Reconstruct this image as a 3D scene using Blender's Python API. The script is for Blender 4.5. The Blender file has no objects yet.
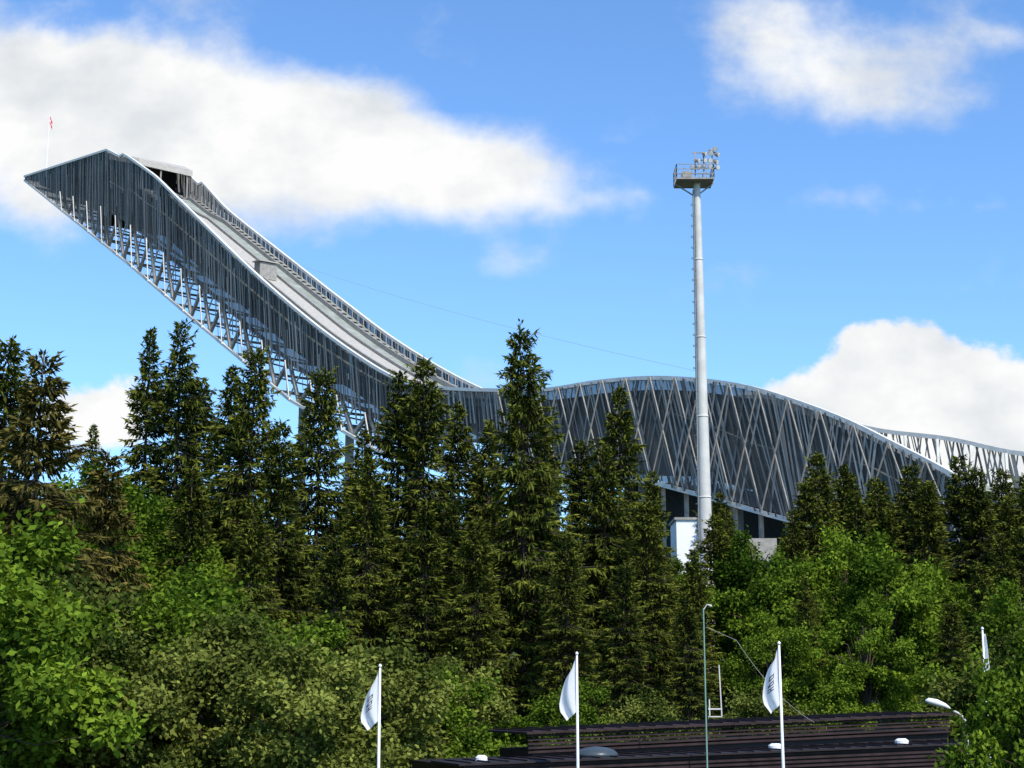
import bpy, math, random
import numpy as np
from mathutils import Vector, Matrix
random.seed(7); rng=np.random.default_rng(7)
scene=bpy.context.scene
COL=scene.collection

# ------------------------------------------------------------ materials
def new_mat(name):
    m=bpy.data.materials.new(name); m.use_nodes=True
    nt=m.node_tree; nt.nodes.clear()
    out=nt.nodes.new('ShaderNodeOutputMaterial')
    return m,nt,out
def simple(name,col,rough=.6,metal=0,var=.25,scale=1.5,spec=.4):
    m,nt,out=new_mat(name)
    b=nt.nodes.new('ShaderNodeBsdfPrincipled')
    tc=nt.nodes.new('ShaderNodeTexCoord')
    n=nt.nodes.new('ShaderNodeTexNoise'); n.inputs['Scale'].default_value=scale; n.inputs['Detail'].default_value=4
    nt.links.new(tc.outputs['Object'],n.inputs['Vector'])
    r=nt.nodes.new('ShaderNodeValToRGB')
    r.color_ramp.elements[0].position=.3; r.color_ramp.elements[1].position=.7
    r.color_ramp.elements[0].color=(*[c*(1-var) for c in col],1)
    r.color_ramp.elements[1].color=(*[min(1,c*(1+var)) for c in col],1)
    nt.links.new(n.outputs['Fac'],r.inputs['Fac']); nt.links.new(r.outputs['Color'],b.inputs['Base Color'])
    b.inputs['Roughness'].default_value=rough; b.inputs['Metallic'].default_value=metal
    b.inputs['Specular IOR Level'].default_value=spec
    nt.links.new(b.outputs[0],out.inputs[0])
    return m
def leaf_mat(name,dark,light,trans=.3,hue_rand=.25):
    m,nt,out=new_mat(name)
    at=nt.nodes.new('ShaderNodeAttribute'); at.attribute_name='tone'
    oi=nt.nodes.new('ShaderNodeObjectInfo')
    mul=nt.nodes.new('ShaderNodeMath'); mul.operation='MULTIPLY_ADD'
    nt.links.new(oi.outputs['Random'],mul.inputs[0]); mul.inputs[1].default_value=hue_rand
    nt.links.new(at.outputs['Fac'],mul.inputs[2])
    r=nt.nodes.new('ShaderNodeValToRGB')
    r.color_ramp.elements[0].color=(*dark,1); r.color_ramp.elements[1].color=(*light,1)
    nt.links.new(mul.outputs[0],r.inputs['Fac'])
    d=nt.nodes.new('ShaderNodeBsdfDiffuse')
    nt.links.new(r.outputs['Color'],d.inputs['Color'])
    if trans>0:
        t=nt.nodes.new('ShaderNodeBsdfTranslucent')
        mx=nt.nodes.new('ShaderNodeMixShader'); mx.inputs[0].default_value=trans
        hs=nt.nodes.new('ShaderNodeMix'); hs.data_type='RGBA'; hs.blend_type='MULTIPLY'; hs.inputs[0].default_value=1
        nt.links.new(r.outputs['Color'],hs.inputs[6]); hs.inputs[7].default_value=(1.4,1.35,.5,1)
        nt.links.new(hs.outputs[2],t.inputs['Color'])
        nt.links.new(d.outputs[0],mx.inputs[1]); nt.links.new(t.outputs[0],mx.inputs[2])
        nt.links.new(mx.outputs[0],out.inputs[0])
    else: nt.links.new(d.outputs[0],out.inputs[0])
    return m
def tone_mat(name,dark,light,rough=.45,metal=.3):
    m,nt,out=new_mat(name)
    at=nt.nodes.new('ShaderNodeAttribute'); at.attribute_name='tone'
    r=nt.nodes.new('ShaderNodeValToRGB')
    r.color_ramp.elements[0].color=(*dark,1); r.color_ramp.elements[1].color=(*light,1)
    b=nt.nodes.new('ShaderNodeBsdfPrincipled'); b.inputs['Roughness'].default_value=rough; b.inputs['Metallic'].default_value=metal
    b.inputs['Specular IOR Level'].default_value=.2
    nt.links.new(at.outputs['Fac'],r.inputs['Fac']); nt.links.new(r.outputs['Color'],b.inputs['Base Color'])
    nt.links.new(b.outputs[0],out.inputs[0])
    return m
def mesh_fabric(name,col,alpha):
    m,nt,out=new_mat(name)
    b=nt.nodes.new('ShaderNodeBsdfDiffuse'); b.inputs['Color'].default_value=(*col,1)
    t=nt.nodes.new('ShaderNodeBsdfTransparent'); mx=nt.nodes.new('ShaderNodeMixShader'); mx.inputs[0].default_value=alpha
    nt.links.new(t.outputs[0],mx.inputs[1]); nt.links.new(b.outputs[0],mx.inputs[2]); nt.links.new(mx.outputs[0],out.inputs[0])
    return m
M_bark=simple('bark',(.07,.05,.035),.9,0,.4,6)
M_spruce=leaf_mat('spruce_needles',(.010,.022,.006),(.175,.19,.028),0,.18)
M_pine=leaf_mat('pine_needles',(.03,.034,.010),(.19,.155,.04),0)
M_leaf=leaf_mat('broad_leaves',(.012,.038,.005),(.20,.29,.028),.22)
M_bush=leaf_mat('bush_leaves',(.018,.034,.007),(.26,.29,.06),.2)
M_slat=tone_mat('steel_slats',(.05,.047,.042),(.52,.49,.44),.7,0)
M_fab=mesh_fabric('steel_mesh',(.15,.143,.13),.78)
M_rim=simple('galvanised_rim',(.66,.63,.57),.6,0,.12)
M_beam=simple('painted_steel',(.29,.27,.24),.6,0,.2)
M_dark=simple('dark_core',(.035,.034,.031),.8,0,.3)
M_track=simple('track_deck',(.27,.29,.25),.7,0,.25,.5)
M_roofl=simple('light_roof_panels',(.42,.39,.34),.6,0,.1)
M_conc=simple('concrete',(.30,.28,.25),.85,0,.2,2)
M_pole=simple('galvanised_pole',(.55,.535,.49),.6,0,.12,1)
M_white=simple('white_paint',(.8,.8,.8),.5,0,.04)
M_lamp=simple('lamp_glass',(.75,.75,.72),.2,0,.1)
M_brown=simple('dark_brown_cladding',(.016,.010,.010),.6,0,.3,3)
M_brown2=simple('brown_cladding_ribs',(.036,.022,.022),.7,0,.35,3,.2)
M_red=simple('flag_red',(.6,.03,.03),.7,0,.1)

# ------------------------------------------------------------ mesh builder
class MB:
    def __init__(s): s.v=[]; s.f=[]; s.m=[]; s.t=[]
    def quad(s,a,b,c,d,mi=0,tone=.5):
        n=len(s.v); s.v+= [tuple(a),tuple(b),tuple(c),tuple(d)]; s.f.append((n,n+1,n+2,n+3)); s.m.append(mi); s.t.append(tone)
    def hexa(s,P,mi=0,tone=.5):
        n=len(s.v); s.v+=[tuple(p) for p in P]
        for f in [(0,3,2,1),(4,5,6,7),(0,1,5,4),(1,2,6,5),(2,3,7,6),(3,0,4,7)]:
            s.f.append(tuple(n+i for i in f)); s.m.append(mi); s.t.append(tone)
    def box(s,lo,hi,mi=0,tone=.5):
        x0,y0,z0=lo;x1,y1,z1=hi
        s.hexa([(x0,y0,z0),(x1,y0,z0),(x1,y1,z0),(x0,y1,z0),(x0,y0,z1),(x1,y0,z1),(x1,y1,z1),(x0,y1,z1)],mi,tone)
    def beam(s,p,q,w,h=None,mi=0,tone=.5,up=Vector((0,0,1))):
        h=h or w; p=Vector(p);q=Vector(q); d=(q-p)
        if d.length<1e-6: return
        d.normalize()
        if abs(d.dot(up))>.98: up=Vector((1,0,0))
        a=d.cross(up).normalized(); b=a.cross(d).normalized()
        a*=w/2; b*=h/2
        s.hexa([p-a-b,p+a-b,p+a+b,p-a+b,q-a-b,q+a-b,q+a+b,q-a+b],mi,tone)
    def tube(s,pts,rads,mi=0,n=10,cap=True,tone=.5):
        pts=[Vector(p) for p in pts]; rings=[]
        for i,p in enumerate(pts):
            d=(pts[min(i+1,len(pts)-1)]-pts[max(i-1,0)]).normalized()
            up=Vector((0,0,1)) if abs(d.z)<.95 else Vector((1,0,0))
            a=d.cross(up).normalized(); b=a.cross(d).normalized()
            base=len(s.v)
            for k in range(n):
                an=2*math.pi*k/n
                s.v.append(tuple(p+(a*math.cos(an)+b*math.sin(an))*rads[i]))
            rings.append(base)
        for i in range(len(rings)-1):
            for k in range(n):
                s.f.append((rings[i]+k,rings[i]+(k+1)%n,rings[i+1]+(k+1)%n,rings[i+1]+k)); s.m.append(mi); s.t.append(tone)
        if cap:
            s.f.append(tuple(rings[-1]+k for k in range(n))); s.m.append(mi); s.t.append(tone)
            s.f.append(tuple(rings[0]+k for k in reversed(range(n)))); s.m.append(mi); s.t.append(tone)
    def mesh(s,name,mats,smooth=False):
        me=bpy.data.meshes.new(name); me.from_pydata(s.v,[],s.f)
        for m in mats: me.materials.append(m)
        me.polygons.foreach_set('material_index',s.m)
        a=me.attributes.new('tone','FLOAT','FACE'); a.data.foreach_set('value',s.t)
        if smooth: me.polygons.foreach_set('use_smooth',[True]*len(s.f))
        me.update(); return me
def add(name,me,parent=None,loc=(0,0,0),rot=(0,0,0),sc=(1,1,1)):
    o=bpy.data.objects.new(name,me); COL.objects.link(o)
    o.location=loc;o.rotation_euler=rot;o.scale=sc
    if parent: o.parent=parent
    return o
def empty(name,loc=(0,0,0)):
    o=bpy.data.objects.new(name,None); COL.objects.link(o); o.location=loc; return o

# ------------------------------------------------------------ terrain
HY=[-4000,-40,5,30,45,70,85,110,150,200,300,450,1200,5000]
HZ=[3.0,3.2,3.2,.6,.3,1.5,3,6,12,21,33,38,40,60]
def hz(x,y): return float(np.interp(y,HY,HZ))+.4*math.sin(x*.13+y*.07)+.3*math.sin(y*.21-x*.05)
def build_ground():
    xs=sorted(set([-4000,-2000,-1000,-500,-300]+list(range(-200,201,8))+[300,500,1000,2000,4000]))
    ys=sorted(set([-3000,-1000,-300,-100]+list(range(-60,460,6))+[600,900,1400,2500,5000]))
    v=[(x,y,hz(x,y)) for y in ys for x in xs]; nx=len(xs)
    f=[(j*nx+i,j*nx+i+1,(j+1)*nx+i+1,(j+1)*nx+i) for j in range(len(ys)-1) for i in range(nx-1)]
    me=bpy.data.meshes.new('ground'); me.from_pydata(v,[],f)
    me.materials.append(simple('forest_floor_grass',(.035,.05,.018),.95,0,.5,.3))
    me.polygons.foreach_set('use_smooth',[True]*len(f)); add('ground',me)
build_ground()

# ------------------------------------------------------------ foliage meshes
def cards_mesh(name,C,D,S,L,W,tone,mats,wood):
    n=len(C)
    L=L[:,None];W=W[:,None]
    V=np.empty((n,4,3))
    V[:,0]=C; V[:,1]=C+D*L*.45+S*W*.5; V[:,2]=C+D*L; V[:,3]=C+D*L*.45-S*W*.5
    wv=np.array(wood.v,dtype=float).reshape(-1,3); nw=len(wv)
    verts=np.concatenate([wv,V.reshape(-1,3)])
    me=bpy.data.meshes.new(name)
    me.vertices.add(len(verts)); me.vertices.foreach_set('co',verts.ravel())
    loops=[];starts=[]
    s=0
    for f in wood.f:
        loops+=list(f); starts.append(s); s+=len(f)
    la=np.concatenate([np.array(loops,dtype=np.int32),(np.arange(n*4)+nw).astype(np.int32)])
    st=np.concatenate([np.array(starts,dtype=np.int32),(s+np.arange(n)*4).astype(np.int32)])
    me.loops.add(len(la)); me.loops.foreach_set('vertex_index',la)
    me.polygons.add(len(st)); me.polygons.foreach_set('loop_start',st)
    for m in mats: me.materials.append(m)
    mi=np.concatenate([np.zeros(len(wood.f),dtype=np.int32),np.ones(n,dtype=np.int32)])
    me.polygons.foreach_set('material_index',mi)
    me.update(calc_edges=True); me.validate()
    a=me.attributes.new('tone','FLOAT','FACE')
    a.data.foreach_set('value',np.concatenate([np.full(len(wood.f),.5),tone]).astype(np.float32))
    return me

def unit(a): return a/np.maximum(np.linalg.norm(a,axis=-1,keepdims=True),1e-9)

def spruce(name,H=22,R=4.0,seed=0,mat=None,dens=1.0,gap=.07,tuft=1.0,pw=.68):
    r=np.random.default_rng(seed); w=MB()
    bend=r.normal(0,.15,2)
    def ax(z): return np.array([bend[0]*math.sin(z/H*3),bend[1]*math.sin(z/H*2.3),z])
    w.tube([ax(H*k/8) for k in range(9)],[.26*(1-k/8)+.02 for k in range(9)],0,7)
    C=[];D=[];S=[];L=[];W=[];T=[]
    z=.05*H
    lean=r.uniform(0,6.28); wob=r.uniform(0,6.28,3)
    while z<H*.985:
        f=1-z/H
        prof=R*(f**pw)*(1+.14*math.sin(z*1.1+wob[0])+.10*math.sin(z*2.7+wob[1]))
        nb=int(r.integers(6,9)) if f>.06 else 4
        a0=r.uniform(0,6.28)
        for b in range(nb):
            if r.random()<gap: continue
            az=a0+b*6.283/nb+r.normal(0,.3)
            bl=prof*r.uniform(.5,1.1)*(1+.15*math.cos(az-lean))+.1
            if r.random()<.12: bl*=1.25
            btone=r.uniform(-.05,.38)
            up=r.uniform(.15,.5) if f<.3 else r.uniform(-.35,.05)
            if f<.07: up=1.0
            o=ax(z+r.uniform(-.12,.12)); dr=np.array([math.cos(az),math.sin(az),0]); sd=np.array([-dr[1],dr[0],0])
            droop=r.uniform(.10,.22)*bl*(f+.2)
            s_=lambda s: o+dr*bl*s+np.array([0,0,up*bl*s-droop*2.4*s*(1-s)-droop*s*s+.55*droop*s**4])
            if bl>1.0: w.tube([s_(0),s_(.5),s_(.97)],[.045,.03,.008],0,3,False)
            nt=int((bl*17+9)*dens)
            s=r.uniform(.10,1,nt)**.75
            Pp=np.array([s_(q) for q in s])
            side=r.choice([-1,1],nt)
            spread=(.55*(1-s)+.06)*bl*.5*tuft
            Pp=Pp+sd[None]*(side*spread*r.uniform(0,1,nt))[:,None]
            hang=r.random(nt)<.35
            Pp[:,2]-=r.uniform(0,.10,nt)
            d=dr[None]*r.uniform(.6,1.2,nt)[:,None]+sd[None]*(side*r.uniform(.1,.9,nt))[:,None]
            d[:,2]+=r.uniform(-.35,.15,nt)+up*.6
            d[hang,2]-=r.uniform(.8,2.0,hang.sum())
            d=unit(d); sv=unit(np.cross(d,unit(r.normal(0,.7,(nt,3))+np.array([0,0,1.0]))))
            C.append(Pp);D.append(d);S.append(sv)
            L.append(r.uniform(.32,.66,nt)*(.55+.45*min(1,bl/2))); W.append(r.uniform(.08,.165,nt))
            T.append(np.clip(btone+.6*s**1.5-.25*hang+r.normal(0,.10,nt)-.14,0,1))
        z+=r.uniform(.30,.46)*(.5+.6*f)
    nt=16
    Pp=np.tile(ax(H*.985),(nt,1)); Pp[:,2]+=r.uniform(-.6,.15,nt)
    d=unit(r.normal(0,.35,(nt,3))+np.array([0,0,1.0])); sv=unit(np.cross(d,r.normal(0,1,(nt,3))))
    C.append(Pp);D.append(d);S.append(sv);L.append(np.full(nt,.5));W.append(np.full(nt,.07));T.append(np.full(nt,.4))
    return cards_mesh(name,*[np.concatenate(a) for a in (C,D,S,L,W,T)],[M_bark,mat or M_spruce],w)

def broadleaf(name,H=12,R=4,seed=0,mat=None,nl=80,per=360,leaf=.22,base=.08,lobe=(.13,.25),upl=.2,limb=1.0):
    r=np.random.default_rng(seed); w=MB()
    cz=H*(base+1)/2; rz=H*(1-base)/2
    w.tube([(0,0,0),(.1,.05,H*.25),(0,.1,H*.5),(.1,0,H*.8)],[H*.018,H*.014,H*.01,.02],0,7)
    C=[];D=[];S=[];L=[];W=[];T=[]
    ph0=r.uniform(0,6.28,3)
    for k in range(nl):
        d=unit(r.normal(0,1,3)); q=r.uniform(.3,.92)**.8
        sh=1+.25*math.sin(d[0]*3+ph0[0])*math.sin(d[1]*3+ph0[1])+.18*math.sin(d[2]*4+ph0[2])
        c=np.array([d[0]*R*q*sh,d[1]*R*q*sh,cz+d[2]*rz*q*min(sh,1.02)])
        fz=(c[2]-cz)/rz
        c[:2]*=(1-.3*max(0,fz))
        lr=R*r.uniform(*lobe)
        w.tube([(0,0,H*r.uniform(.15,.45)),tuple(c*np.array([.5,.5,1])-np.array([0,0,.3])),tuple(c)],[.06*limb,.035*limb,.012*limb],0,3,False)
        n=int(per*(lr/(R*.19))**2)
        g=r.normal(0,1,(n,3)); dd=unit(g+np.array([0,0,.2]))
        ax=unit(d+np.array([0,0,upl])); 
        rad=lr*(r.uniform(.0,1,n)**.4)*(1+.15*r.normal(0,1,n))
        Pp=c+dd*rad[:,None]*np.array([1,1,.75])
        m=r.random(n)<.15
        Pp[m]+= ax*(lr*r.uniform(.3,1.0,m.sum()))[:,None]
        d1=unit(dd*.5+r.normal(0,.8,(n,3))+np.array([0,0,-.2]))
        nn=unit(dd+np.array([0,0,.4])+r.normal(0,.6,(n,3)))
        sv=unit(np.cross(d1,nn))
        C.append(Pp);D.append(d1);S.append(sv);L.append(leaf*r.uniform(.7,1.4,n));W.append(leaf*r.uniform(.5,.85,n))
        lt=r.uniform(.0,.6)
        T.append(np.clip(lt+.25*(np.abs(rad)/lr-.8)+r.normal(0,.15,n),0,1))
    return cards_mesh(name,*[np.concatenate(a) for a in (C,D,S,L,W,T)],[M_bark,mat or M_leaf],w)

SP=[spruce('spruce_a',22,4.0,1),spruce('spruce_b',22,3.4,2,gap=.13),spruce('spruce_c',22,4.5,3,gap=.09),spruce('spruce_d',22,3.7,4,gap=.16),spruce('spruce_e',22,4.2,5,gap=.2)]
PINE=spruce('pine_a',18,3.9,11,M_pine,1.3,.22,1.5,.6)
BL=[broadleaf('broad_a',12,4,21),broadleaf('broad_b',12,3.4,22,nl=70),broadleaf('broad_c',12,4.4,23,nl=90)]
BU=[broadleaf('bush_a',7,3.2,31,M_bush,nl=90,per=440,leaf=.165,base=.0,lobe=(.12,.22),limb=.4),
    broadleaf('bush_b',7,2.8,32,M_leaf,nl=85,per=440,leaf=.155,base=.0,lobe=(.12,.22),limb=.4)]

def plant(kind,name,x,y,ztop,nomH,wid=1.0,parent=None):
    z0=hz(x,y)-.3
    H=ztop-z0; s=H/nomH
    return add(name,kind,parent,(x,y,z0),(0,0,random.uniform(0,6.28)),(s*wid,s*wid,s))
spr=[(-24.8,75,22.6,0,1.1),(-24.0,100,29.1,1,.85),(-21.4,98,29.2,4,.85),(-17.0,92,24.8,1,.95),(-15.1,90,25.6,2,.85),
(-20.3,100,25.6,0,1.0),(-35.6,130,27.9,1,.9),(-10.9,88,23.9,2,.9),(-12.9,85,20.3,0,1.0),(-9.3,95,21.5,1,1.0),
(-6.8,92,24.5,4,.95),(-5.2,90,25.0,0,.95),(-3.4,96,23.4,3,1.0),(-7.9,85,18.3,3,1.1),(.2,85,25.4,2,.88),
(2.1,95,21.5,0,1.0),(-1.4,96,22.3,1,1.0),(6.4,90,23.2,3,1.0),(4.1,92,20.3,0,1.0),(8.6,95,18.9,1,1.0),(5.1,88,19.2,2,1.0),
(11.4,87,15.2,0,1.2),(9.4,80,12.6,1,1.2),(7.2,85,15.8,2,1.1),(22.0,110,22.4,0,1.1),(24.1,112,21.8,1,1.2),(20.5,108,20.1,2,1.1),
(27.0,115,21.3,0,1.2),(28.7,112,21.8,2,1.1),(30.0,110,20.4,1,1.1),(30.7,105,21.4,4,1.2),(31.5,104,20.4,0,1.1),(32.2,100,18.0,1,1.2),(33.4,100,18.7,2,1.1),
(34.8,104,20.0,0,1.2),(25.6,108,20.0,4,1.2),(23.2,104,18.8,3,1.2),(28.0,104,19.4,0,1.2),(19.2,106,17.8,1,1.2),(36,112,21.5,2,1.1),(26.4,120,22.4,1,1.2),
(-17.5,84,17.5,3,1.2),(-13.5,80,15.0,0,1.2),(-4.5,82,15.5,1,1.2),(2.8,80,13.5,3,1.2),(-1.9,82,14.5,0,1.2),(5.6,76,11.5,2,1.2),(8.2,74,10.0,0,1.2),(-8.6,78,13,2,1.1),
(25.8,82,13.6,1,1.2),(23.4,78,11.8,0,1.2),(27.5,84,14.2,3,1.2),(20.2,72,9.4,2,1.2),(24.4,70,9.6,1,1.3),(15.0,80,11.2,3,1.1)]
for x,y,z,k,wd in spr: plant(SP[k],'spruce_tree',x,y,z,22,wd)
plant(PINE,'pine_tree',-21.6,70,20.6,18,1.0)
plant(PINE,'pine_tree',-20.0,76,17.0,18,1.0)
dec=[(13.6,85,14.2,0),(16.4,88,13.8,1),(19.7,90,15.2,2),(20.3,85,14.1,0),(23.3,88,13.8,1),(19.9,60,9.6,0),
(-25,95,19.6,0),(-21.8,92,18.6,1),(-23.6,85,16.9,2),(-19.5,90,16.4,0),(-19.8,80,14.1,1),(-25,85,15.8,0),(-16.1,85,14.0,2),(-25,80,15.7,1),
(17.0,76,10.4,1),(13.0,78,9.5,2),(-29,95,19,2),(18.0,140,18.4,0),(21.5,138,18.2,1),(25,140,19,2),(14.5,136,18,1)]
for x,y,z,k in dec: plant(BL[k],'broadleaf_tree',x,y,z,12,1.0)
bus=[(-14.3,45,10.1,1,1.15),(-13.8,40,9.2,1,1.15),(-13.2,50,8.0,0,1.15),(-11.3,50,8.4,1,1.15),(-8.1,45,7.1,0,1.15),(-5.7,42,6.2,0,1.15),(-4.0,47,6.3,0,1.15),(-2.4,52,6.0,1,1.15),
(-7.7,50,7.4,1,1.15),(-2.4,60,6.2,0,1.15),(1.5,60,5.3,1,1.15),(5.3,60,5.0,0,1.15),(16.4,60,6.3,1,1.15),(17.5,55,6.9,0,1.15),(-10.5,42,6.4,0,1.15),(15.2,46,5.2,1,1.15),(-16,55,9,0,1.15),(-12,60,10,1,1.15),
(10,62,5.3,0,1.15),(13,64,5.8,1,1.15),(-7.5,60,8,1,1.15),(2.6,66,5.8,1,1.15),(12.25,37,6.9,1,.8)]
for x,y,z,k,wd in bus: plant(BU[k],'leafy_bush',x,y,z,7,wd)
fo=empty('distant_forest')
cnt=0
for i in range(400):
    y=random.uniform(118,300); x=random.uniform(-.42,.42)*y
    t=(x+90)*.591-(y-330)*.807; pr=(x+90)*.807+(y-330)*.591
    if 20<t<275 and -6<pr<26: continue
    if abs(x-15)<3 and y<128: continue
    g=hz(x,y)
    cap=5+y*(.132 if x>0 else .14)
    if pr>26 and x>0: cap=5+y*.142
    top=min(g+random.uniform(9,17),cap)
    if top-g<5: continue
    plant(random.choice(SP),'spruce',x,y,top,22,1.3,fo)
    cnt+=1
    if cnt>90: break

# ------------------------------------------------------------ ski jump
TOP=[(-57.7,135.5),(-1.5,126.1),(23.1,114.0),(39.2,103.5),(71.6,81.9),(91.1,69.7),(108.3,59.9),(123.5,52.5),(134.5,49.5),(147.1,47.1),(159.7,45.1),(171.1,44.3),(180.6,43.2),(189.4,41.5),(197.5,39.3),(205.0,36.4),(211.9,33.3),(218.2,29.9),(223.6,26.9),(229.7,23.3),(245,18.5),(262,15.5)]
BOT=[(-57.7,134.6),(14.8,95.6),(51.2,75.3),(88.5,54.9),(118.1,42.1),(134.7,37.4),(162.8,33.0),(180.3,30.6),(188.9,28.1),(201.4,24.3),(211.2,21.6),(223.0,18.2),(245,12.5),(262,10)]
FAR=[(-57.7,135.5),(-4.2,126.5),(23.4,108.5),(51.7,91.2),(72.1,78.8),(93.6,66.2),(118.1,54.2),(134,49.2),(147,46.8),(160,45),(181,43),(190,40),(198.6,36.4),(210,33.6),(219.5,30.7),(240,27),(262,24)]
def catm(tab,t):
    X=[p[0] for p in tab];Z=[p[1] for p in tab]
    if t<=X[0]: return Z[0]
    if t>=X[-1]: return Z[-1]
    i=max(j for j in range(len(X)) if X[j]<=t); i=min(i,len(X)-2)
    def sl(j):
        if j==0: return (Z[1]-Z[0])/(X[1]-X[0])
        if j==len(X)-1: return (Z[-1]-Z[-2])/(X[-1]-X[-2])
        return (Z[j+1]-Z[j-1])/(X[j+1]-X[j-1])
    h=X[i+1]-X[i]; u=(t-X[i])/h
    m0,m1=sl(i)*h,sl(i+1)*h
    return (2*u**3-3*u*u+1)*Z[i]+(u**3-2*u*u+u)*m0+(-2*u**3+3*u*u)*Z[i+1]+(u**3-u*u)*m1
def ztop(t): return catm(TOP,t) if t>8 else float(np.interp(t,[p[0] for p in TOP],[p[1] for p in TOP]))
def zfar(t): return catm(FAR,t) if t>8 else float(np.interp(t,[p[0] for p in FAR],[p[1] for p in FAR]))
def zbot(t): return float(np.interp(t,[p[0] for p in BOT],[p[1] for p in BOT]))
WD=18.6
def P(t,u,z):
    return Vector((-90+.591*t+.807*WD*u, 330-.807*t+.591*WD*u, z))
def off(p,d): return p+Vector((-.807*d,-.591*d,0))
jump=empty('ski_jump')
T0,T1=-57.5,262
def frange(a,b,s):
    n=max(1,int(round((b-a)/s)));return [a+(b-a)*i/n for i in range(n+1)]
ts=frange(T0,T1,2.0)
def wz(t,w,side):
    zf=ztop if side==0 else zfar
    return zf(t)+(zbot(t)-zf(t))*w
b=MB()
for side in (0,1):
    sg=1 if side==0 else -1
    for i in range(len(ts)-1):
        a,c=ts[i],ts[i+1]
        b.beam(off(P(a,side,wz(a,0,side)),.15*sg),off(P(c,side,wz(c,0,side)),.15*sg),.6,.48,0)
        b.beam(off(P(a,side,zbot(a)),.1*sg),off(P(c,side,zbot(c)),.1*sg),.5,.5,0)
        if a>-40:
            b.beam(off(P(a,side,wz(a,.62,side)),-.5*sg),off(P(c,side,wz(c,.62,side)),-.5*sg),.4,.5,1)
b.beam(P(T0,0,135.2),P(T0,1,135.2),.6,.6,0)
add('rims',b.mesh('rims',[M_rim,M_beam]),jump)
b=MB()
r=random.Random(5)
def slat(t,w,tilt,w0,w1,side,tone,o):
    sg=1 if side==0 else -1
    hgt=wz(t,0,side)-wz(t,1,side)
    t0=t+tilt*w0*hgt/15; t2=t+tilt*w1*hgt/15
    t0=min(max(t0,T0),T1-w); t2=min(max(t2,T0),T1-w)
    A=off(P(t0,side,wz(t0,w0,side)),o*sg);B=off(P(t0+w,side,wz(t0+w,w0,side)),o*sg)
    Cc=off(P(t2+w,side,wz(t2+w,w1,side)),o*sg);Dd=off(P(t2,side,wz(t2,w1,side)),o*sg)
    b.quad(A,B,Cc,Dd,0,tone)
for side in (0,1):
    tt=frange(T0,T1,3.0)
    for i in range(len(tt)-1):
        a,c=tt[i],tt[i+1]
        w1=.64 if 0<a<150 else (.97 if a>=150 else .93)
        if side==1: w1=.6
        if side==1 and a>190: continue
        b.quad(P(a,side,wz(a,.02,side)),P(c,side,wz(c,.02,side)),P(c,side,wz(c,w1,side)),P(a,side,wz(a,w1,side)),1)
    t=T0+1
    while t<T1-1:
        if t<150:
            w=r.uniform(.2,.5); tilt=r.choice([2.5,3.0,3.5,3.0,2.0,1.5]); w0=0
            u=r.random()
            w1=r.uniform(.62,.70) if u<.62 else (r.uniform(.3,.6) if u<.82 else (.82 if u<.91 else 1.0))
            if side==1: w1=min(w1,.62)
            if t<0: w1=r.choice([.7,.97,.97]) if side==0 else .6
            if r.random()<.2: w0=r.uniform(.1,.3)
            tone=max(0,min(1,r.gauss(.30,.19)))
            slat(t,w,tilt,w0,w1,side,tone,r.uniform(.12,.4))
            t+=r.uniform(.3,.65)
        else:
            w=r.uniform(.15,.32)
            if t<200: tilt=r.choice([5,5,-4.5,4,-3.5,5.5]); tone=r.choice([.1,.2,.35,.5,.65])
            else: tilt=r.choice([3.5,3.5,-3,2.5]); tone=r.choice([.2,.4,.6,.8])
            slat(t,w,tilt,0,1,side,tone,r.uniform(.12,.6))
            t+=r.uniform(.3,.55)
add('cladding',b.mesh('cladding',[M_slat,M_fab]),jump)
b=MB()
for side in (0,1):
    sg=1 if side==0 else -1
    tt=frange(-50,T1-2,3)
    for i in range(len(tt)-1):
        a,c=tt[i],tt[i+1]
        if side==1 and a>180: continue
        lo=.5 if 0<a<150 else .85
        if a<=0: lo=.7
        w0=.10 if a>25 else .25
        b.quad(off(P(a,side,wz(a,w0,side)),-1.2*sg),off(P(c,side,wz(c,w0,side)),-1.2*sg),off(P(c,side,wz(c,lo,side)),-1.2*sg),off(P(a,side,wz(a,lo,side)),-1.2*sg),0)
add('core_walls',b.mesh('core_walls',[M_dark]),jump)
b=MB()
for side in (0,1):
    sg=1 if side==0 else -1
    t=-30
    while t<258:
        st=9.0 if t<150 else 4.5
        a,c=t,t+st; mid=(a+c)/2
        if t<150:
            b.beam(off(P(a,side,wz(a,.62,side)),-.4*sg),off(P(mid,side,wz(mid,1,side)),-.2*sg),.55,.55,0)
            b.beam(off(P(mid,side,wz(mid,1,side)),-.2*sg),off(P(c,side,wz(c,.62,side)),-.4*sg),.55,.55,0)
            if t>-10 and side==0: b.beam(off(P(a,side,wz(a,1,side)),-.6*sg),off(P(mid,side,wz(mid,.62,side)),-.6*sg),.22,.22,1)
            if side==0: b.beam(off(P(a,side,wz(a,.62,side)),.45),off(P(a+2,side,wz(a+2,1,side)),.45),.16,.2,1)
        elif side==0 and c+4<T1:
            b.beam(off(P(a,side,wz(a,0,side)),.8),off(P(c,side,wz(c,1,side)),.8),.16,.1,0)
            b.beam(off(P(a,side,wz(a,1,side)),.95),off(P(c,side,wz(c,0,side)),.95),.16,.1,0)
        if t>190 and side==1:
            b.beam(P(a,.98,wz(a,.02,1)),P(a,.98,wz(a,.9,1)),.3,.3,1)
        t+=st
t=-50
while t<255:
    b.beam(P(t,0,zbot(t)+.1),P(t,1,zbot(t)+.1),.35,.4,0)
    if t<150: b.beam(P(t,0,zbot(t)+.1),P(t+9,1,zbot(t+9)+.1),.25,.25,0)
    t+=9
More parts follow.
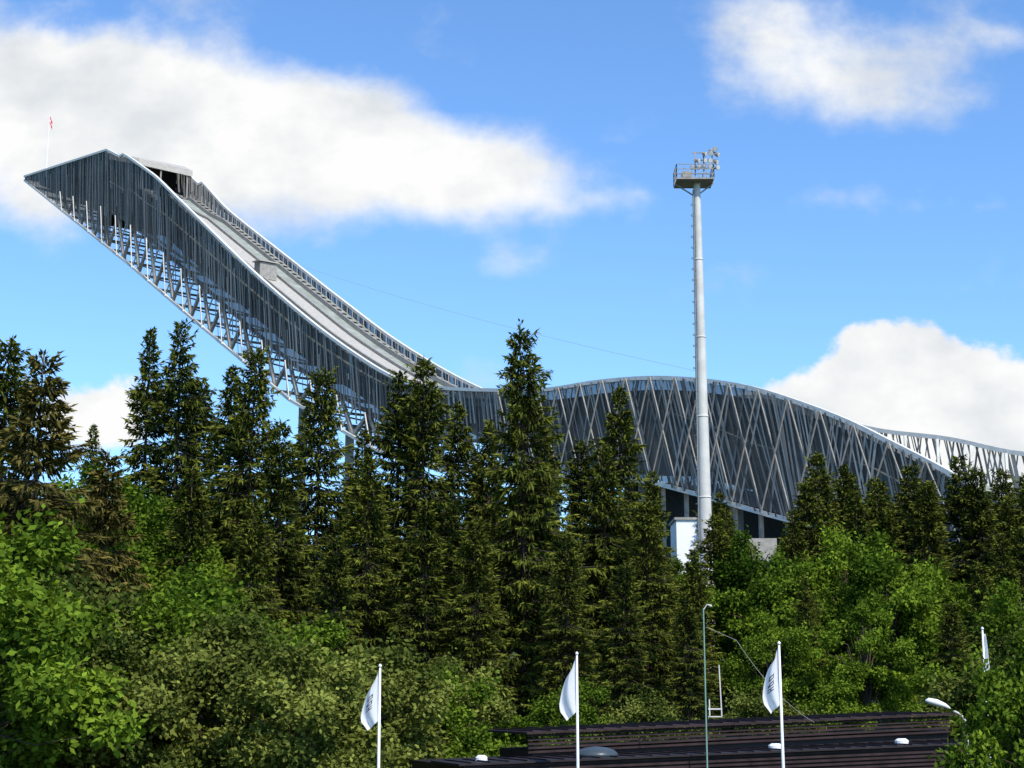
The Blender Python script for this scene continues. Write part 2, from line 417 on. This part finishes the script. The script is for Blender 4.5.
add('truss',b.mesh('truss',[M_beam,M_rim]),jump)
b=MB()
def zdeck(t):
    base=min(ztop(t),zfar(t))
    d=1.4 if t>28 else 1.4+ (28-t)/30*4.6
    return base-d
tt=frange(-2,T1,2)
for i in range(len(tt)-1):
    a,c=tt[i],tt[i+1]
    za,zc=zdeck(a),zdeck(c)
    if a>150: za-=2.5*min(1,(a-150)/10)
    if c>150: zc-=2.5*min(1,(c-150)/10)
    b.hexa([P(a,.02,za-.5),P(c,.02,zc-.5),P(c,.98,zc-.5),P(a,.98,za-.5),P(a,.02,za),P(c,.02,zc),P(c,.98,zc),P(a,.98,za)],0)
    if a<146:
        for u0,u1,h,mi in [(.40,.60,.12,1),(.37,.39,.6,2),(.61,.63,.6,2),(.12,.14,.9,2),(.80,.815,.9,2)]:
            b.hexa([P(a,u0,za+.004),P(c,u0,zc+.004),P(c,u1,zc+.004),P(a,u1,za+.004),P(a,u0,za+h),P(c,u0,zc+h),P(c,u1,zc+h),P(a,u1,za+h)],mi)
        for u0 in (.18,.85):
            b.hexa([P(a,u0,za+.004),P(a+.9,u0,za+.004),P(a+.9,u0+.1,za+.004),P(a,u0+.1,za+.004),P(a,u0,za+.3),P(a+.9,u0,za-.2),P(a+.9,u0+.1,za-.2),P(a,u0+.1,za+.3)],2)
        b.beam(P(a,.965,za),P(a,.965,za+1.6),.15,.15,2)
add('inrun_deck',b.mesh('inrun_deck',[M_track,M_roofl,M_beam]),jump)
b=MB()
def ztr(t): return ztop(t)-.25
for a,c in [(-57,-30),(-30,-2)]:
    b.hexa([P(a,.0,ztr(a)-.6),P(c,.0,ztr(c)-.6),P(c,1,ztr(c)-.6),P(a,1,ztr(a)-.6),P(a,.0,ztr(a)),P(c,.0,ztr(c)),P(c,1,ztr(c)),P(a,1,ztr(a))],0)
b.hexa([P(-2,.02,124.2),P(3,.3,122.6),P(3,1,122.4),P(-2,1,124.4),P(-2,.02,126.0),P(3,.3,124.0),P(3,1,123.8),P(-2,1,126.3)],0)
b.quad(P(-6,0,110),P(-6,1,110),P(-6,1,126),P(-6,0,126),1)
for u in (.35,.6,.95): b.beam(P(2.5,u,112),P(2.5,u,122.6),.3,.3,2)
h=zdeck(62)
b.hexa([P(61,.33,h+.9),P(63.4,.33,h-.6),P(63.4,.52,h-.6),P(61,.52,h+.9),P(61,.33,h+2.9),P(63.4,.33,h+2.6),P(63.4,.52,h+2.6),P(61,.52,h+2.9)],2)
b.hexa([P(60.7,.31,h+3.0),P(63.8,.31,h+2.7),P(63.8,.54,h+2.7),P(60.7,.54,h+3.0),P(60.7,.31,h+3.2),P(63.8,.31,h+2.9),P(63.8,.54,h+2.9),P(60.7,.54,h+3.2)],0)
add('top_house',b.mesh('top_house',[M_roofl,M_dark,M_beam]),jump)
b=MB()
for t in (88,104,122,140,158,176,192,208,222,238):
    for u in (.15,.85):
        p=P(t,u,0); g=hz(p.x,p.y)
        b.beam((p.x,p.y,g-1),(p.x,p.y,zbot(t)),1.3,1.3,0)
tt=frange(168,224,4)
for i in range(len(tt)-1):
    a,c=tt[i],tt[i+1]; g=10
    b.hexa([P(a,.35,g),P(c,.35,g),P(c,.9,g),P(a,.9,g),P(a,.35,zbot(a)-.02),P(c,.35,zbot(c)-.02),P(c,.9,zbot(c)-.02),P(a,.9,zbot(a)-.02)],1)
for t in frange(182,214,4):
    p=P(t,.03,0); b.beam((p.x,p.y,hz(p.x,p.y)-1),(p.x,p.y,zbot(t)),.5,.5,0)
add('piers',b.mesh('piers',[M_conc,M_dark]),jump)

b=MB()
b.box((17.0,160,12),(20.9,166,23.2),0); b.box((16.8,159.8,23.2),(21.1,166.2,23.45),1)
b.box((20.0,159.95,21.0),(20.6,159.997,22.0),2)
b.box((21.2,161,12),(27.5,166,21.4),1)
add('service_building',b.mesh('service_building',[M_white,M_conc,M_dark]))

b=MB()
fp=P(-42,0,0)
b.tube([(fp.x,fp.y,131),(fp.x,fp.y,147.3)],[.16,.08],0,6)
for i in range(4):
    x0=fp.x+.1+i*.18; x1=x0+.18; yy=fp.y+.15*math.sin(i*1.5); y2=fp.y+.15*math.sin((i+1)*1.5)
    for j,(za,zb) in enumerate([(0,-.9),(-.9,-1.2),(-1.2,-2.1)]):
        mi=1 if (j!=1 and i!=1) else 2
        b.quad((x0,yy,147+za-i*.4),(x1,y2,147+za-i*.4-.4),(x1,y2,147+zb-i*.4-.4),(x0,yy,147+zb-i*.4),mi)
add('tower_flag',b.mesh('tower_flag',[M_white,M_red,M_white]))

b=MB()
A=P(62,.4,zdeck(62)+5); B=Vector((21.5,178,42.8))
pts=[A.lerp(B,k/20)-Vector((0,0,5*(k/20)*(1-k/20))) for k in range(21)]
b.tube(pts,[.018]*21,0,5)
add('steel_cable',b.mesh('steel_cable',[M_beam]))

# ------------------------------------------------------------ floodlight mast
mast=empty('floodlight_mast',(15,120,0))
b=MB(); g=hz(15,120)
b.tube([(0,0,g-.5),(0,0,g+.6)],[.9,.9],0,20)
for k in range(6):
    za=g+.6+(46-g-.6)*k/6; zb=g+.6+(46-g-.6)*(k+1)/6
    ra=.60-.34*k/6; rb=.60-.34*(k+1)/6
    b.tube([(0,0,za),(0,0,zb)],[ra,rb+.01],0,20,False)
    b.tube([(0,0,zb-.06),(0,0,zb+.06)],[rb+.03,rb+.03],0,20)
add('pole',b.mesh('pole',[M_pole],True),mast)
b=MB()
for sx in (-.22,.22): b.beam((-.64,sx-.1,g),(-.33,sx-.1,45.5),.05,.05,0)
z=g+.5
while z<45.5:
    xx=-.64+.31*(z-g)/(45.5-g)
    b.beam((xx,-.32,z),(xx,.12,z),.04,.04,0); z+=.35
z=g+3
while z<45:
    xx=-.64+.31*(z-g)/(45.5-g)
    pts=[(xx-.2*math.sin(a),-.1-.3*math.cos(a),z) for a in [0,.6,1.2,1.57,1.9,2.5,3.14]]
    for q in range(6): b.beam(pts[q],pts[q+1],.03,.04,0)
    z+=.9
add('ladder',b.mesh('ladder',[M_beam]),mast)
b=MB()
z0=46.0; X0,X1,Y0,Y1=-1.75,1.25,-1.2,1.2
b.box((X0,Y0,z0),(X1,Y1,z0+.12),0)
for x in frange(X0,X1,.6):
    for y in (Y0,Y1): b.beam((x,y,z0+.12),(x,y,z0+1.25),.05,.05,0)
for y in frange(Y0,Y1,.6):
    for x in (X0,X1): b.beam((x,y,z0+.12),(x,y,z0+1.25),.05,.05,0)
for zz in (.45,.85,1.25):
    for y in (Y0,Y1): b.beam((X0,y,z0+zz),(X1,y,z0+zz),.05,.05,0)
    for x in (X0,X1): b.beam((x,Y0,z0+zz),(x,Y1,z0+zz),.05,.05,0)
b.beam((X0,0,z0-.05),(0,0,z0-1.2),.1,.1,0); b.beam((X1,0,z0-.05),(0,0,z0-1.0),.1,.1,0)
b.box((-1.2,-.5,z0+.12),(-.5,.3,z0+.9),0)
for x in (-.1,.6,1.3): b.beam((x,0,z0),(x,0,z0+2.7),.1,.1,0)
for zz in (1.3,2.0,2.65): b.beam((-.3,0,z0+zz),(1.75,0,z0+zz),.08,.08,0)
add('platform',b.mesh('platform',[M_beam]),mast)
b=MB(); rr=random.Random(3)
for zz in (1.3,1.85,2.4,2.8):
    for x in (-.3,.15,.65,1.15,1.6):
        if zz>2.2 and x<.3: continue
        if zz>1.5 and x<0: continue
        if zz==2.8 and x<1: continue
        c=Vector((x+rr.uniform(-.1,.1),-.25,z0+zz+rr.uniform(-.1,.1))); az=rr.uniform(-1.3,1.3); d=Vector((math.sin(az),-math.cos(az),-.45)).normalized()
        b.tube([c-d*.22,c-d*.1,c+d*.12,c+d*.16],[.08,.14,.2,.2],0,12)
        b.tube([c+d*.161,c+d*.18],[.18,.17],1,12)
        b.beam(c-Vector((.22,0,0)),c+Vector((.22,0,0)),.04,.04,0)
        b.beam(c,c+Vector((0,.25,0)),.06,.06,0)
add('lamps',b.mesh('lamps',[M_beam,M_lamp]),mast)

# ------------------------------------------------------------ low dark building
bd=empty('dark_timber_building')
b=MB()
def L(s,dep,z):
    x0,y0,x1,y1=-1.15,40.3,14.2,46
    dx,dy=x1-x0,y1-y0; l=math.hypot(dx,dy); nx,ny=-dy/l,dx/l
    return Vector((x0+dx*s+nx*dep,y0+dy*s+ny*dep,z))
def zl(s): return 3.35+.40*s
def zu(s): return 3.98+.55*s
def slab(s0,s1,d0,d1,f0,f1,mi):
    b.hexa([L(s0,d0,f0(s0)),L(s1,d0,f0(s1)),L(s1,d1,f0(s1)),L(s0,d1,f0(s0)),L(s0,d0,f1(s0)),L(s1,d0,f1(s1)),L(s1,d1,f1(s1)),L(s0,d1,f1(s0))],mi)
slab(0,1,.3,5,lambda s:-.2,lambda s:zl(s)-.02,0)
slab(.17,1.0,2.6,5.2,lambda s:zl(s)-.1,lambda s:zu(s)-.45,0)
for k in range(9):
    slab(0,1,.2-.015*k,.29,lambda s:zl(s)-.11*(k+1)+.03,lambda s:zl(s)-.11*k-.02,1)
slab(-.01,1.01,.1,2.5,lambda s:zl(s),lambda s:zl(s)+.05,0)
for k in range(5):
    slab(.16,1.0,2.5-.01*k,2.58,lambda s:zu(s)-.11*(k+1)+.03,lambda s:zu(s)-.11*k-.02,1)
slab(.155,1.01,2.35,5.6,lambda s:zu(s),lambda s:zu(s)+.06,1)
for k in range(26):
    s=.165+k*.0325
    slab(s,s+.0025,2.36,5.58,lambda q:zu(q)+.064,lambda q:zu(q)+.10,1)
for k in range(32):
    s=.01+k*.031
    slab(s,s+.0022,.11,2.33,lambda q:zl(q)+.054,lambda q:zl(q)+.085,1)
add('walls_and_roof',b.mesh('walls_and_roof',[M_brown,M_brown2]),bd)
b=MB()
for s,rad in ((.05,.16),(.585,.2),(.84,.2)):
    p=L(s,1.2,zl(s)+.05)
    b.tube([p,p+Vector((0,0,.09)),p+Vector((0,0,.15))],[rad,rad,rad*.6],0,14)
add('roof_vents',b.mesh('roof_vents',[M_white]),bd)
b=MB(); p=L(.25,1.2,zl(.25)+.05)
rad=[.6,.58,.48,.3,.05]
b.tube([p+Vector((0,0,z)) for z in (0,.08,.17,.23,.26)],rad,0,20)
add('skylight_dome',b.mesh('skylight_dome',[simple('smoked_dome',(.05,.065,.075),.35,0,.2)],True),bd)

# ------------------------------------------------------------ flags, poles, lamp
def cloth(name,col):
    m,nt,out=new_mat(name)
    d=nt.nodes.new('ShaderNodeBsdfDiffuse'); t=nt.nodes.new('ShaderNodeBsdfTranslucent'); mx=nt.nodes.new('ShaderNodeMixShader'); mx.inputs[0].default_value=.4
    d.inputs[0].default_value=(*col,1); t.inputs[0].default_value=(*col,1)
    nt.links.new(d.outputs[0],mx.inputs[1]); nt.links.new(t.outputs[0],mx.inputs[2]); nt.links.new(mx.outputs[0],out.inputs[0]); return m
M_flag=cloth('white_flag_cloth',(.88,.88,.88)); M_print=cloth('flag_print',(.16,.16,.19))
GLY=["#####","#...#","#####",".....","####.","#..##","#####",".....","#####","..#..","#####"]
def flagpole(x,y,ztop,w,h,side,droop=.35,lean=0,pr=True):
    e=empty('flagpole',(x,y,0)); g=hz(x,y)
    b=MB(); b.tube([(0,0,g-.3),(lean*.5,0,(g+ztop)/2),(lean,0,ztop)],[.05,.04,.025],0,10)
    b.tube([(lean,0,ztop),(lean,0,ztop+.05),(lean,0,ztop+.09)],[.03,.045,.01],0,10)
    add('pole',b.mesh('pole',[M_white],True),e)
    b=MB(); nx,nz=14,36
    def pt(i,j):
        u=i/nx; v=j/nz
        wid=w*(.3+.7*math.sin(min(1,v*1.2)*math.pi*.62))*(1 if v<.85 else 1-.4*(v-.85)/.15)
        return (lean+side*(.03+u*wid), .09*math.sin(u*7+v*3)*(.3+u), ztop-.06-v*h-u*droop*(1-v*.3)+.05*math.sin(v*9)*u)
    b.v=[pt(i,j) for j in range(nz+1) for i in range(nx+1)]
    for j in range(nz):
        for i in range(nx):
            k=j*(nx+1)+i; mi=0
            if pr and 13<=j<13+11 and 5<=i<10 and GLY[j-13][i-5]=='#': mi=1
            b.f.append((k,k+1,k+nx+2,k+nx+1)); b.m.append(mi); b.t.append(.5)
    add('banner',b.mesh('banner',[M_flag,M_print],True),e)
flagpole(1.65,40,6.1,.42,1.35,-1,pr=False)
flagpole(6.46,38,6.29,.40,1.35,-1)
flagpole(-3.18,38,5.75,.42,1.2,-1)
flagpole(13.5,45,6.95,.16,1.9,1,.1,pr=False)
e=empty('antenna_mast',(5.14,42,0)); g=hz(5.14,42); b=MB()
b.tube([(0,0,g-.2),(0,0,7.4)],[.028,.018],0,8)
b.tube([(0,0,7.35),(.1,0,7.5),(.22,0,7.45)],[.015,.015,.04],1,8)
b.beam((.06,0,4.75),(.42,0,4.75),.04,.04,1)
b.beam((.06,0,4.55),(.42,0,4.55),.03,.03,1)
b.beam((.1,0,4.55),(.1,0,5.0),.03,.03,1); b.beam((.42,0,4.55),(.38,0,5.9),.03,.03,1)
add('mast_parts',b.mesh('mast_parts',[simple('green_mast_paint',(.18,.30,.24),.5,0,.1),M_pole]),e)
b=MB(); pts=[Vector((6.0,42,6.55)).lerp(Vector((8.0,42,4.4)),k/8)-Vector((0,0,k/8*(1-k/8))) for k in range(9)]
b.tube(pts,[.007]*9,0,5); b.tube([(6.0,42,6.55),(5.2,42,6.9)],[.007,.007],0,5)
add('guy_wire',b.mesh('guy_wire',[M_beam]))
e=empty('street_lamp',(11.45,40,0)); g=hz(11.4,40); b=MB()
b.tube([(0,0,g-.2),(0,0,4.3),(-.03,0,4.48),(-.12,0,4.62),(-.45,0,4.80)],[.05,.04,.035,.03,.025],0,10)
add('post',b.mesh('post',[M_pole],True),e)
b=MB(); b.tube([(-.40,0,4.78),(-.52,0,4.85),(-.72,0,4.92),(-.92,0,4.97),(-1.0,0,4.97)],[.035,.06,.085,.07,.02],0,12)
add('lamp_head',b.mesh('lamp_head',[M_white],True),e)

# ------------------------------------------------------------ sky, sun, camera
EL=math.radians(48); AZ=math.radians(150)
sd=Vector((math.cos(EL)*math.sin(AZ),math.cos(EL)*math.cos(AZ),math.sin(EL)))
sl=bpy.data.lights.new('sun','SUN'); sl.energy=5.0; sl.angle=math.radians(.5); sl.color=(1,.94,.84)
so=bpy.data.objects.new('sun',sl); COL.objects.link(so); so.rotation_euler=sd.to_track_quat('Z','Y').to_euler()
w=bpy.data.worlds.new('World'); scene.world=w; w.use_nodes=True; nt=w.node_tree; nt.nodes.clear()
N=nt.nodes.new; K=nt.links.new
out=N('ShaderNodeOutputWorld'); bg=N('ShaderNodeBackground'); bg.inputs['Strength'].default_value=.12
sky=N('ShaderNodeTexSky'); sky.sky_type='NISHITA'; sky.sun_disc=False; sky.sun_elevation=EL; sky.sun_rotation=AZ; sky.dust_density=.6; sky.ozone_density=1.6
def MA(op,a,b=None,c=None,clamp=False):
    n=N('ShaderNodeMath'); n.operation=op; n.use_clamp=clamp
    for i,x in enumerate((a,b,c)):
        if x is None: continue
        if isinstance(x,(int,float)): n.inputs[i].default_value=x
        else: K(x,n.inputs[i])
    return n.outputs[0]
tc=N('ShaderNodeTexCoord'); sep=N('ShaderNodeSeparateXYZ'); K(tc.outputs['Generated'],sep.inputs[0])
yy=MA('MAXIMUM',sep.outputs[1],.03)
gx=MA('DIVIDE',sep.outputs[0],yy); gz=MA('DIVIDE',sep.outputs[2],yy)
cmb=N('ShaderNodeCombineXYZ'); K(gx,cmb.inputs[0]); K(gz,cmb.inputs[1])
def noise(scale,detail,rough,seed=0,stretch=1.6):
    mp=N('ShaderNodeMapping'); mp.inputs['Scale'].default_value=(1,stretch,1); mp.inputs['Location'].default_value=(seed,seed*.7,0)
    K(cmb.outputs[0],mp.inputs[0])
    n=N('ShaderNodeTexNoise'); n.noise_dimensions='2D'; n.inputs['Scale'].default_value=scale; n.inputs['Detail'].default_value=detail; n.inputs['Roughness'].default_value=rough
    K(mp.outputs[0],n.inputs['Vector']); return n.outputs['Fac']
n1=noise(9,4,.5,3.1); n2=noise(30,4,.6,8.2,1.2)
def blob(cx,cz,rx,rz,amp):
    a=MA('DIVIDE',MA('SUBTRACT',gx,cx),rx); c=MA('DIVIDE',MA('SUBTRACT',gz,cz),rz)
    d=MA('MULTIPLY_ADD',a,a,MA('MULTIPLY',c,c))
    return MA('MULTIPLY',MA('EXPONENT',MA('MULTIPLY',d,-1)),amp)
soft=[(-.33,.410,.13,.052,1.1),(-.22,.385,.10,.046,1.1),(-.125,.364,.09,.042,1.1),(-.03,.347,.07,.032,.95),(.05,.328,.06,.016,.5),
(.19,.45,.055,.06,.8),(.25,.41,.06,.032,.45),(.33,.45,.04,.018,.5),(.0,.285,.05,.012,.38),(-.33,.335,.11,.045,.6),(.26,.33,.12,.012,.25)]
hard=[(.243,.208,.042,.038,1.2),(.305,.178,.06,.046,1.15),(.18,.182,.045,.022,1.0),(-.272,.182,.045,.032,.9),(.36,.165,.05,.04,1.0)]
def total(lst):
    t=None
    for bl in lst:
        x=blob(*bl); t=x if t is None else MA('ADD',t,x)
    return MA('MINIMUM',t,1.25)
nm=MA('SUBTRACT',n1,.5); ns=MA('SUBTRACT',n2,.5)
ds=MA('MULTIPLY_ADD',nm,1.15,total(soft)); ds=MA('MULTIPLY_ADD',ns,.42,ds)
mr=N('ShaderNodeMapRange'); mr.interpolation_type='SMOOTHSTEP'; K(ds,mr.inputs[0]); mr.inputs[1].default_value=.15; mr.inputs[2].default_value=.95
dh=MA('MULTIPLY_ADD',nm,.55,total(hard)); dh=MA('MULTIPLY_ADD',ns,.6,dh)
mh=N('ShaderNodeMapRange'); mh.interpolation_type='SMOOTHSTEP'; K(dh,mh.inputs[0]); mh.inputs[1].default_value=.38; mh.inputs[2].default_value=.60
dens=MA('MAXIMUM',mr.outputs[0],mh.outputs[0])
tint=N('ShaderNodeMix'); tint.data_type='RGBA'; tint.blend_type='MULTIPLY'; tint.inputs[0].default_value=1; K(sky.outputs[0],tint.inputs[6]); tint.inputs[7].default_value=(1.12,1.56,2.0,1)
cr=N('ShaderNodeValToRGB'); cr.color_ramp.elements[0].position=.30; cr.color_ramp.elements[1].position=.62
cr.color_ramp.elements[0].color=(6.3,6.6,6.9,1); cr.color_ramp.elements[1].color=(8.2,8.25,8.2,1); K(MA('MULTIPLY_ADD',ns,.3,MA('SUBTRACT',1.02,n1)),cr.inputs[0])
mix=N('ShaderNodeMix'); mix.data_type='RGBA'; K(dens,mix.inputs[0]); K(tint.outputs[2],mix.inputs[6]); K(cr.outputs[0],mix.inputs[7])
K(mix.outputs[2],bg.inputs[0]); K(bg.outputs[0],out.inputs[0])

cd=bpy.data.cameras.new('camera'); cam=bpy.data.objects.new('camera',cd); COL.objects.link(cam)
cam.location=(0,0,5); cam.rotation_euler=(math.radians(101.5),0,0); cd.lens=36*1550/1024; cd.sensor_width=36; cd.clip_end=9000; cd.clip_start=.1
scene.camera=cam
scene.view_settings.view_transform='Standard'; scene.view_settings.look='None'; scene.view_settings.exposure=0
